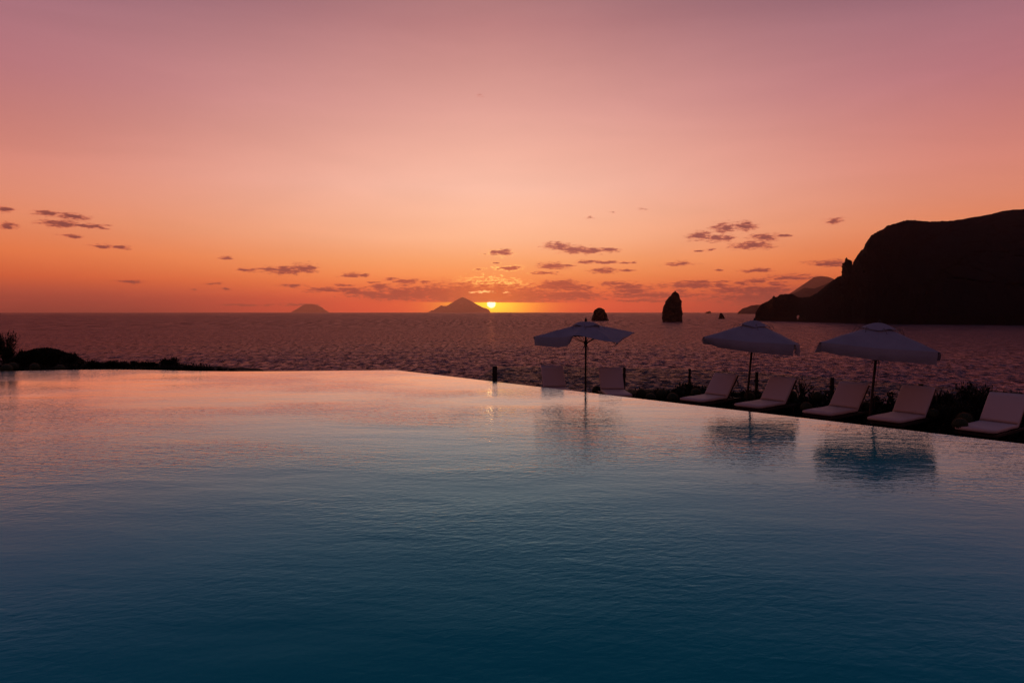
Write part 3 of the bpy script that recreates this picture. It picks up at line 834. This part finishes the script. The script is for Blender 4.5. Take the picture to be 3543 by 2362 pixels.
    for s, w_, l_ in ((-1, 0.07, 0.17), (1, 0.05, 0.16)):
        tube(bm, [rc @ Vector((s * (0.03 + w_ * (math.sin(PI * i / 8))), -0.02, hub - 0.05 - l_ * math.sin(PI / 2 * min(1, i / 5)) * (1 if i < 6 else (8.5 - i) / 3))) for i in range(9)], 0.005, 5, False)
    tube(bm, [rc @ Vector((0.055 + 0.006 * math.sin(i), -0.03, hub - 0.1 - i * 0.15)) for i in range(8)], 0.005, 5)
    from_bm('pull_cord', bm, M['rope'], root)
    bm = bmesh.new(); lathe(bm, [(0.0, 0.07), (0.05, 0.07), (0.06, 0.2), (0.035, 0.21)][::1], 16)
    lathe(bm, [(0.0, -0.06), (0.26, -0.06), (0.26, 0.04), (0.22, 0.065), (0.0, 0.07)], 20); from_bm('base', bm, M['metal'], root)
    tag(root, label, 'parasol', 'white square parasols beside the pool')
    return root
def bump_at(th, deg, wd): return math.exp(-(((th - R(deg) + PI) % (2 * PI) - PI) / wd) ** 2)
def belly(th):      # cloth filled by the breeze bows down along each side
    t = abs(((th + PI / 4) % (PI / 2)) - PI / 4) / (PI / 4)
    return -0.025 * math.sin(PI / 2 * t) ** 2
# side 3 lies left of the nearest corner (angle 0), side 0 lies right of it
def bill1(th):      # wind lifts the near left side and dips the near corner
    return -0.10 * bump_at(th, 4, 0.35) + 0.07 * bump_at(th, 320, 0.30) + 0.10 * bump_at(th, 90, 0.4) + 0.02 * bump_at(th, 270, 0.3)
def fl1(s, u):
    if s == 3:   # left near side, u from left corner to near corner
        if u < 0.42: return (0.24 + 0.03 * math.sin(6 * u), 0.0)
        if u < 0.50: return (0.25 - (u - .42) / .08 * 0.28, -0.02)
        return (-0.02, -0.24)
    if s == 0: return (0.12 * (1 - u) ** 0.7, -0.10)
    if s == 1: return (0.04, -0.20)
    return (0.12, -0.1)
def fl2(s, u):
    if s == 3: return (0.13 + 0.10 * min(1, u * 8) + 0.05 * u, -0.03 - 0.06 * (1 - u))
    if s == 0: return (0.18 + 0.16 * u * u, -0.02 + 0.05 * u ** 3)
    return (0.18, -0.04)
def fl3(s, u):
    if s == 3: return (0.19 + 0.04 * min(1, u * 8) + .03 * u, -0.05 + 0.03 * u)
    if s == 0: return (0.18 + 0.20 * u ** 3, -0.02 + 0.20 * u ** 4)
    if s == 2: return (0.16 + 0.08 * u, 0.0 + 0.08 * u)
    return (0.18, -0.04)
make_parasol(2.12, 19.6, 28, 0.0, 'white square parasol furthest from the viewer, its hem blown up by the wind', 11, bill1, fl1, 1.95, 2.335, 1.16, -0.02, 0.11)
make_parasol(6.13, 17.8, 39, R(4.5), 'white square parasol in the middle of the three, leaning right with a loose corner flap', 12, belly, fl2, 1.92, 2.36, 1.09, 0.022)
make_parasol(7.88, 15.0, 45, R(4.6), 'white square parasol nearest the viewer, largest of the three, against the headland', 13, belly, fl3, 1.90, 2.34, 1.10, 0.022)

# ------------------------------------------------------------------ glass fence
posts = [(1712, 1266, .145, 'thick dark fence post at the left end of the glass fence'),
         (1937, 1266, .07, 'fence post whose top peeps over the lounger left of the first parasol'),
         (2160, 1269, .075, 'fence post whose top peeps over the lounger right of the first parasol'),
         (2386, 1275, .07, 'slim dark fence post left of the third lounger, standing clear'),
         (2618, 1286, .082, 'dark fence post just right of the middle parasol pole'),
         (2879, 1305, .088, 'dark fence post left of the fifth lounger in the shrubs'),
         (3186, 1327, .09, 'dark fence post whose square top rises over the sixth lounger'),
         (3620, 1362, .09, None)]
PT = 1.7
pp = [onz(x, y, CAMZ - PT) for x, y, w, l in posts]
for (x, y, w, lab), p in zip(posts, pp):
    if not lab: continue
    bm = bmesh.new(); hgt = 1.0; box(bm, (0, 0, hgt / 2 - .02), (w, 0.06, hgt + .04), bevel=0.004)
    o = from_bm('fence_post', bm, M['metal']); o.location = (p.x, p.y, CAMZ - PT - hgt)
    tag(o, lab, 'fence post', 'posts of the glass fence')
    # clamp plates that hold the panels
    for z in (0.25, 0.75):
        bm = bmesh.new(); box(bm, (0, 0, z), (w + 0.05, 0.03, 0.05), bevel=0.004)
        from_bm('clamp', bm, M['metal'], o)
plab = ['glass fence panel behind the lounger left of the first parasol', 'glass fence panel behind the first parasol pole', 'glass fence panel left of the slim clear-standing post', 'glass fence panel behind the lounger left of the middle parasol',
        'glass fence panel behind the lounger right of the middle parasol', 'glass fence panel behind the right-hand parasol pole', 'glass fence panel at the right edge, running past the nearest lounger']
def panel(a, b, za0, za1, zb0, zb1, lab):
    bm = bmesh.new(); d = (b - a); d.z = 0; L = d.length; d.normalize(); nrm = Vector((-d.y, d.x, 0)) * 0.005
    a2 = a + d * 0.05; b2 = b - d * 0.05; c = (a + b) / 2
    pts = []
    for s in (-1, 1):
        for p, z in ((a2, za0), (b2, zb0), (b2, zb1), (a2, za1)):
            pts.append(bm.verts.new(Vector((p.x - c.x, p.y - c.y, z)) + nrm * s))
    bm.faces.new(pts[:4]); bm.faces.new(pts[4:][::-1])
    for i in range(4): bm.faces.new((pts[i], pts[4 + i], pts[4 + (i + 1) % 4], pts[(i + 1) % 4]))
    bmesh.ops.recalc_face_normals(bm, faces=bm.faces)
    o = from_bm('glass_panel', bm, M['glass']); o.location = (c.x, c.y, 0)
    tag(o, lab, 'glass panel', 'clear panels of the glass fence')
zt = CAMZ - PT
for i, lab in enumerate(plab):
    panel(pp[i], pp[i + 1], DECK + 0.08, zt - 0.03, DECK + 0.08, zt - 0.03, lab)
panel(at(1640, 1316, 20.9), pp[0], DECK + .05, at(1640, 1316, 20.9).z, DECK + .05, zt - 0.03, 'raked glass panel left of the thick post, sloping down to the pool edge')

# ------------------------------------------------------------------ planting
def leaf_blade(bm, p, d, ln, wd, up=Vector((0, 0, 1))):
    d = d.normalized(); s = d.cross(up)
    if s.length < 1e-3: s = Vector((1, 0, 0))
    s.normalize(); n = s.cross(d) * wd * 0.5
    m = p + d * ln * 0.55; t = p + d * ln + up * ln * 0.12
    v = [bm.verts.new(q) for q in (p - s * wd * .3, p + s * wd * .3, m + s * wd * .5 + n * .3, t, m - s * wd * .5 + n * .3)]
    bm.faces.new(v)
def succulent(seed, w, h, finger=True):
    """a clump of branching stems with finger-like leaves; returns bmeshes for leaves and stems"""
    rnd = random.Random(seed); L = bmesh.new(); S = bmesh.new()
    ns = int(26 * w)
    for i in range(ns):
        a = rnd.random() * 2 * PI; rr = w * math.sqrt(rnd.random()); bx, by = rr * math.cos(a), rr * math.sin(a) * .7
        hh = h * (0.55 + 0.5 * rnd.random()) * (1 - 0.45 * (rr / w) ** 2)
        tip = Vector((bx + rnd.uniform(-.1, .1), by + rnd.uniform(-.1, .1), hh))
        tube(S, [(bx * .8, by * .8, -0.05), (bx, by, hh * .5), tip], [0.014, 0.010, 0.005], 4)
        for j in range(int(9 + 16 * h)):
            t = rnd.random() ** 0.7; p = Vector((bx * (.8 + .2 * t), by * (.8 + .2 * t), 0)).lerp(tip, t)
            aa = rnd.random() * 2 * PI; dz = rnd.uniform(0.1, 1.1)
            dd = Vector((math.cos(aa), math.sin(aa), dz))
            ln = rnd.uniform(.06, .12)
            if finger:
                dd.normalize(); tube(L, [p, p + dd * ln * .6 + Vector((0, 0, .008)), p + dd * ln + Vector((0, 0, .03))], [0.011, 0.013, 0.004], 4)
            else: leaf_blade(L, p, dd, ln, rnd.uniform(.025, .04))
    return L, S
def bushy(seed, w, h, n, lf=0.07, d=0.8, hollow=0.25):
    """rounded shrub: leaf blades through an uneven crown with lobes and gaps"""
    rnd = random.Random(seed); L = bmesh.new(); S = bmesh.new()
    lobes = [(rnd.uniform(-.6, .6) * w, rnd.uniform(-.6, .6) * w * d, rnd.uniform(.35, .75) * h, rnd.uniform(.3, .5)) for _ in range(7)]
    cnt = 0
    while cnt < n:
        lo = rnd.choice(lobes); r = lo[3]
        v = Vector((rnd.gauss(0, .5), rnd.gauss(0, .5), rnd.gauss(0, .5)))
        if v.length > 1.25: continue
        p = Vector((lo[0] + v.x * r * w, lo[1] + v.y * r * w * d, lo[2] + v.z * r * h * .8))
        if p.z < 0: continue
        dd = Vector((v.x + rnd.uniform(-.6, .6), v.y + rnd.uniform(-.6, .6), v.z + rnd.uniform(-.2, .9)))
        if dd.length < .05: continue
        leaf_blade(L, p, dd, lf * rnd.uniform(.7, 1.5), lf * .42); cnt += 1
    for lo in lobes: tube(S, [(0, 0, -0.1), (lo[0] * .5, lo[1] * .5, lo[2] * .5), (lo[0], lo[1], lo[2] * 1.1)], [0.03, 0.018, 0.005], 5)
    return L, S
def spiky(seed, w, h):
    """loose feathery plant with upswept leafy stems"""
    rnd = random.Random(seed); L = bmesh.new(); S = bmesh.new()
    for i in range(int(17)):
        a = rnd.random() * 2 * PI; le = rnd.uniform(.2, 1) * w
        tip = Vector((le * math.cos(a), le * math.sin(a) * .6, h * rnd.uniform(.6, 1.05)))
        midp = Vector((tip.x * .35, tip.y * .35, tip.z * .6))
        tube(S, [(0, 0, -.05), midp, tip], [.012, .008, .003], 4)
        for j in range(34):
            t = rnd.uniform(.25, 1); p = (midp * (2 * t) if t < .5 else midp.lerp(tip, (t - .5) * 2))
            dd = (tip - midp).normalized() + Vector((rnd.uniform(-.9, .9), rnd.uniform(-.9, .9), rnd.uniform(-.2, .6)))
            leaf_blade(L, p, dd, rnd.uniform(.04, .09), .016)
    return L, S
def plant(name, lab, cat, group, LS, loc, mat='leaf', rz=0):
    root = empty(name, loc, (0, 0, rz))
    from_bm('leaves', LS[0], M[mat], root); from_bm('stems', LS[1], M['stem'], root)
    if lab: tag(root, lab, cat, group)
    return root
def gpt(x, Y):                                   # ground point under picture column x at distance Y
    X = (x - 1771.5) / FPX * Y * 1.0; return Vector((X, Y, gz(X, Y)))
GS = 'low succulent shrubs between the loungers and the glass fence'
# heights come from the skyline survey: (x, distance, half width, y of the top, kind, label)
SH = [(2180, 20.6, .28, 1358, 'succ', 'small dark succulent shrub at the foot of the lounger right of the first parasol'),
      (2300, 20.3, .50, 1342, 'succ', 'wide low succulent shrub left of the slim clear-standing fence post'),
      (2375, 20.0, .42, 1345, 'succ', 'low succulent shrub around the foot of the slim clear-standing fence post'),
      (2428, 19.8, .40, 1337, 'succ', 'succulent shrub with raised fingers left of the third lounger back'),
      (2548, 19.0, .36, 1343, 'succ', 'low succulent shrub in the gap between the third lounger back and the middle parasol pole'),
      (2622, 18.9, .34, 1336, 'succ', 'succulent shrub wrapped around the fence post right of the middle parasol pole'),
      (2775, 18.3, .42, 1316, 'spik', 'feathery upswept plant right of the fourth lounger back, tallest of the row'),
      (2760, 17.4, .50, 1352, 'succ', 'dense succulent shrub below the feathery plant behind the fourth lounger'),
      (2850, 17.6, .42, 1338, 'succ', 'succulent shrub with tall fingers left of the fence post by the fifth lounger'),
      (2905, 17.2, .36, 1350, 'succ', 'succulent shrub behind the left edge of the fifth lounger back'),
      (3015, 16.5, .38, 1362, 'succ', 'low succulent shrub at the foot of the right-hand parasol pole'),
      (3070, 16.3, .40, 1354, 'succ', 'succulent shrub with star-like leaves between the right-hand parasol pole and the sixth lounger'),
      (3140, 16.0, .40, 1366, 'succ', 'succulent shrub hidden largely by the sixth lounger back'),
      (3262, 15.4, .50, 1355, 'leaf', 'leafy dark shrub right of the sixth lounger back'),
      (3345, 15.6, .48, 1334, 'lace', 'airy tall shrub with loose top left of the nearest lounger back'),
      (3400, 14.8, .50, 1352, 'leaf', 'dense dark shrub just behind the left edge of the nearest lounger back'),
      (3480, 14.8, .55, 1350, 'leaf', 'dense dark shrub behind the middle of the nearest lounger back'),
      (3560, 14.6, .55, 1348, 'leaf', 'dense dark shrub cut by the right edge behind the nearest lounger'),
      (3310, 14.6, .50, 1392, 'leaf', 'low dark shrub in front of the airy shrub by the nearest lounger')]
for i, (x, Y, w, yt, kd, lab) in enumerate(SH):
    p = gpt(x, Y); h = at(x, yt, Y).z - p.z
    if kd == 'succ': LS = succulent(100 + i, w, h * 1.0)
    elif kd == 'spik': LS = spiky(100 + i, w, h)
    elif kd == 'lace': LS = bushy(100 + i, w, h * .95, 1500, .055)
    else: LS = bushy(100 + i, w, h * .95, 3200, .06)
    plant('succulent_shrub' if kd == 'succ' else 'shrub', lab, 'shrub', GS, LS, p, 'leaf' if kd == 'succ' else 'leaf2')
# low ground cover that fills the bed under the shrubs
def cover(name, pts, n, hmax, seed):
    rnd = random.Random(seed); L = bmesh.new()
    for i in range(n):
        t = rnd.random() * (len(pts) - 1); k = int(t); a, b = pts[k], pts[k + 1]; f = t - k
        X = a[0] + (b[0] - a[0]) * f; Y = a[1] + (b[1] - a[1]) * f; wd = a[2] + (b[2] - a[2]) * f
        X += rnd.uniform(-wd, wd) * .74; Y += rnd.uniform(-wd, wd) * .67
        z = gz(X, Y); h = hmax * (0.35 + 0.65 * abs(noise.noise(Vector((X * 1.1, Y * 1.1, seed)))) * 2) * rnd.uniform(.4, 1)
        for j in range(4):
            p = Vector((X + rnd.uniform(-.06, .06), Y + rnd.uniform(-.06, .06), z + h * rnd.random()))
            leaf_blade(L, p, Vector((rnd.uniform(-1, 1), rnd.uniform(-1, 1), rnd.uniform(0, 1.6))), rnd.uniform(.07, .13), .04)
    o = from_bm(name, L, M['leaf']); return o
tag(cover('ground_cover', [(3.9, 20.2, .35), (5.2, 19.6, .6), (6.6, 18.4, .8), (7.9, 17.3, .8), (9.2, 15.9, .9), (10.2, 14.6, 1.0), (11.2, 13.4, 1.0), (12.6, 11.8, 1.0)], 9000, 0.40, 5), 'dark matted ground cover in the bed behind the loungers', 'ground cover', kind='stuff')

# barrel cacti
def make_cactus():
    root = empty('barrel_cactus', (0, 0, 0)); bm = bmesh.new()
    n, m = 44, 14; V = []
    for i in range(m + 1):
        ph = PI * i / m
        for k in range(n):
            th = 2 * PI * k / n; rib = 1 + 0.055 * math.cos(th * 22) * math.sin(ph)
            V.append((math.sin(ph) * math.cos(th) * rib, math.sin(ph) * math.sin(th) * rib, 0.92 - 0.95 * math.cos(PI - ph) * -1 * -1))
    V = [(x, y, 0.90 + 0.95 * math.cos(PI * (i // n) / m)) for i, (x, y, z) in enumerate(V)]
    grid_mesh('body', V, m + 1, n, M['cactus'], root, wrap=True)
    rnd = random.Random(5)
    for j in range(22):
        th = 2 * PI * j / 22
        for i in range(1, 11):
            ph = PI * i / 17 + rnd.uniform(-.02, .02)
            p = Vector((math.sin(ph) * math.cos(th), math.sin(ph) * math.sin(th), 0)) * 1.055; p.z = 0.90 + 0.95 * math.cos(ph)
            nn = Vector((math.sin(ph) * math.cos(th), math.sin(ph) * math.sin(th), math.cos(ph)))
            for q in range(4):
                dd = (nn + Vector((rnd.uniform(-.7, .7), rnd.uniform(-.7, .7), rnd.uniform(-.4, .6)))).normalized(); ln = rnd.uniform(.10, .19)
                s = dd.cross(Vector((rnd.random(), rnd.random(), 1))).normalized() * .009
                a = bm.verts.new(p - s); b = bm.verts.new(p + s); c = bm.verts.new(p + dd * ln); bm.faces.new((a, b, c))
    from_bm('spines', bm, M['spine'], root)
    return root
cx0 = make_cactus(); used = False
CT = [(2066, 1350, 16.5, 20.2, 'round barrel cactus between the first parasol pole and the lounger to its right'),
      (2219, 1362, 18, 19.8, 'large round barrel cactus right of the second lounger, leftmost of that cluster'),
      (2251, 1376, 17, 18.9, 'low barrel cactus in front, right in the cluster beside the second lounger'),
      (2289, 1362, 17, 19.8, 'barrel cactus behind, between the low round one and the wide shrub'),
      (2327, 1375, 17, 18.6, 'barrel cactus beside the foot of the third lounger'),
      (2250, 1365, 15, 20.4, 'small barrel cactus behind the cluster beside the second lounger'),
      (2408, 1359, 17, 19.0, 'barrel cactus left of the third lounger hinge, under the slim post'),
      (2594, 1373, 17, 17.9, 'barrel cactus at the foot of the middle parasol pole'),
      (2739, 1366, 17, 17.3, 'barrel cactus right of the fourth lounger back, lower edge'),
      (2828, 1371, 18, 16.9, 'barrel cactus between the feathery plant and the fifth lounger'),
      (2790, 1408, 18, 15.9, 'barrel cactus behind the foot of the fifth lounger'),
      (2998, 1404, 16, 15.9, 'barrel cactus right of the fifth lounger back'),
      (3228, 1430, 17, 14.6, 'barrel cactus right of the sixth lounger back, front one of a pair'),
      (3251, 1418, 18, 15.0, 'barrel cactus right of the sixth lounger back, rear one of a pair'),
      (3338, 1450, 24, 13.9, 'large barrel cactus just left of the nearest lounger, rear one of a pair'),
      (3322, 1468, 23, 13.2, 'large barrel cactus at the foot of the nearest lounger, front one of a pair'),
      (3382, 1415, 18, 14.9, 'barrel cactus beside the back of the nearest lounger'),
      (22, 1276, 17, 24.3, 'barrel cactus beyond the pool edge, leftmost in the photo'),
      (45, 1268, 15, 25.2, 'small barrel cactus beyond the pool edge, second from the left'),
      (120, 1270, 15, 25.0, 'barrel cactus beyond the pool edge below the domed bush'),
      (208, 1275, 14, 25.0, 'barrel cactus beyond the pool edge below the right end of the domed bush')]
for x, y, rp, Y, lab in CT:
    o = copy_tree(cx0) if used else cx0; used = True
    c = at(x, y, Y); r = rp * Y / FPX
    o.location = (c.x, c.y, c.z - 0.92 * r); o.scale = (r, r, r); o.rotation_euler = (0, 0, random.random() * 6)
    tag(o, lab, 'cactus', 'round barrel cacti in the planting')
# small mounds of earth carry the cacti that sit above the bed
def mound(x, y, z, w):
    pass

# left shore planting beyond the far pool edge
GL = 'shrubs on the bank beyond the left pool edge'
def lp(x, Y): return Vector(((x - 1771.5) / FPX * Y, Y, gz((x - 1771.5) / FPX * Y, Y)))
def addleft(name, x, Y, w, yt, n, lf, lab, d=.8, cat='shrub', seed=1, kind='b'):
    p = lp(x, Y); h = at(x, yt, Y).z - p.z
    LS = bushy(seed, w, h * .92, n, lf, d) if kind == 'b' else succulent(seed, w, h)
    plant(name, lab, cat, GL, LS, p, 'leaf2')
# tall wispy shrub at the left edge
p = lp(16, 27); h = at(16, 1150, 27).z - p.z
LS1 = spiky(31, .62, h); LS2 = bushy(32, .50, h * .86, 5200, .07)
for b in (0, 1):
    me_t = bpy.data.meshes.new('t'); LS2[b].to_mesh(me_t); LS1[b].from_mesh(me_t); LS2[b].free(); bpy.data.meshes.remove(me_t)
plant('tall_shrub', 'tall wispy dark shrub at the left edge of the photo', 'shrub', GL, LS1, p, 'leaf2')
addleft('shrub', 70, 27.5, .35, 1212, 1600, .07, 'small shrub between the tall wispy shrub and the domed bush', seed=33)
# domed clipped bush: dense dome with a leafy skin
def dome_bush():
    Y = 27.0; a = at(58, 1250, Y); b = at(252, 1250, Y); cx = (a.x + b.x) / 2; hw = (b.x - a.x) / 2
    base = gz(cx, Y); top = at(150, 1206, Y).z; h = top - base
    root = empty('domed_bush', (cx, Y, base)); L = bmesh.new(); S = bmesh.new(); rnd = random.Random(3)
    def surf(u, v):      # u -1..1 across, v -1..1 deep
        sh = 0.10 - u
        e = max(0, 1 - (abs(u) ** 2.4)) ** 0.42 * max(0, 1 - abs(v) ** 2.6) ** .5
        prof = 0.80 + 0.20 * math.exp(-((u + 0.10) / 0.45) ** 2) - 0.10 * max(0, -u)
        return h * e * prof
    for i in range(15000):
        u = rnd.uniform(-1, 1); v = rnd.uniform(-1, 1); z = surf(u, v) * (1 - abs(rnd.gauss(0, .12)))
        leaf_blade(L, Vector((u * hw, v * 1.1, z)), Vector((u + rnd.uniform(-.7, .7), v + rnd.uniform(-.7, .7), rnd.uniform(0, 1.0))), rnd.uniform(.05, .09), .05)
    for k in range(9):
        u = -0.8 + .2 * k; tube(S, [(u * hw * .3, 0, -.1), (u * hw, rnd.uniform(-.5, .5), surf(u, 0) * .8)], [.05, .01], 5)
    from_bm('leaves', L, M['leaf2'], root); from_bm('stems', S, M['stem'], root)
    tag(root, 'wide smooth domed bush on the bank at the left, beyond the pool', 'bush', GL)
dome_bush()
addleft('shrub', 243, 26.2, .34, 1222, 1700, .06, 'small leafy shrub at the right end of the domed bush', seed=34)
for i, (x, w, yt, lab) in enumerate([(300, .6, 1248, 'low shrub right of the domed bush, first of the low hedge'), (370, .6, 1249, 'low shrub in the left half of the hedge beyond the pool'), (440, .6, 1248, 'low shrub in the middle of the hedge beyond the pool'), (505, .55, 1250, 'low shrub at the right end of the hedge, touching the raised bush')]):
    addleft('hedge_shrub', x, 26.0, w, yt, 2600, .06, lab, seed=40 + i)
addleft('shrub', 572, 26.0, .42, 1238, 2600, .07, 'raised leafy bush with a loose top where the bank tapers', seed=50)
addleft('shrub', 610, 25.6, .3, 1258, 1300, .06, 'small shrub on the right shoulder of the raised bush', seed=51)
for i, (x, w, yt, lab) in enumerate([(655, .38, 1266, 'low trailing succulent right of the raised bush'), (700, .36, 1262, 'trailing succulent with raised fingers on the tapering bank'), (748, .34, 1270, 'low trailing succulent near the tip of the bank'), (792, .28, 1275, 'last small trailing succulent at the very tip of the bank')]):
    addleft('trailing_succulent', x, 24.9, w, yt, 0, 0, lab, seed=60 + i, kind='s')
tag(cover('ground_cover', [(-22, 26, .9), (-18, 25.9, .9), (-14, 25.6, .8), (-11.5, 25.2, .5)], 3000, 0.28, 8), 'dark matted ground cover on the bank beyond the left pool edge', 'ground cover', kind='stuff')

# ------------------------------------------------------------------ render settings
SC.view_settings.view_transform = 'Standard'; SC.view_settings.look = 'None'
SC.view_settings.exposure = 0.0; SC.view_settings.gamma = 1.0; SC.view_settings.use_curve_mapping = False
SC.cycles.volume_bounces = 2; SC.cycles.max_bounces = 6; SC.cycles.diffuse_bounces = 2; SC.cycles.glossy_bounces = 3
SC.cycles.transparent_max_bounces = 12
SC.cycles.use_denoising = True; SC.cycles.denoiser = 'OPENIMAGEDENOISE'; SC.cycles.denoising_input_passes = 'RGB_ALBEDO_NORMAL'; SC.cycles.denoising_prefilter = 'ACCURATE'
SC.cycles.sample_clamp_indirect = 3.0; SC.cycles.sample_clamp_direct = 6.0
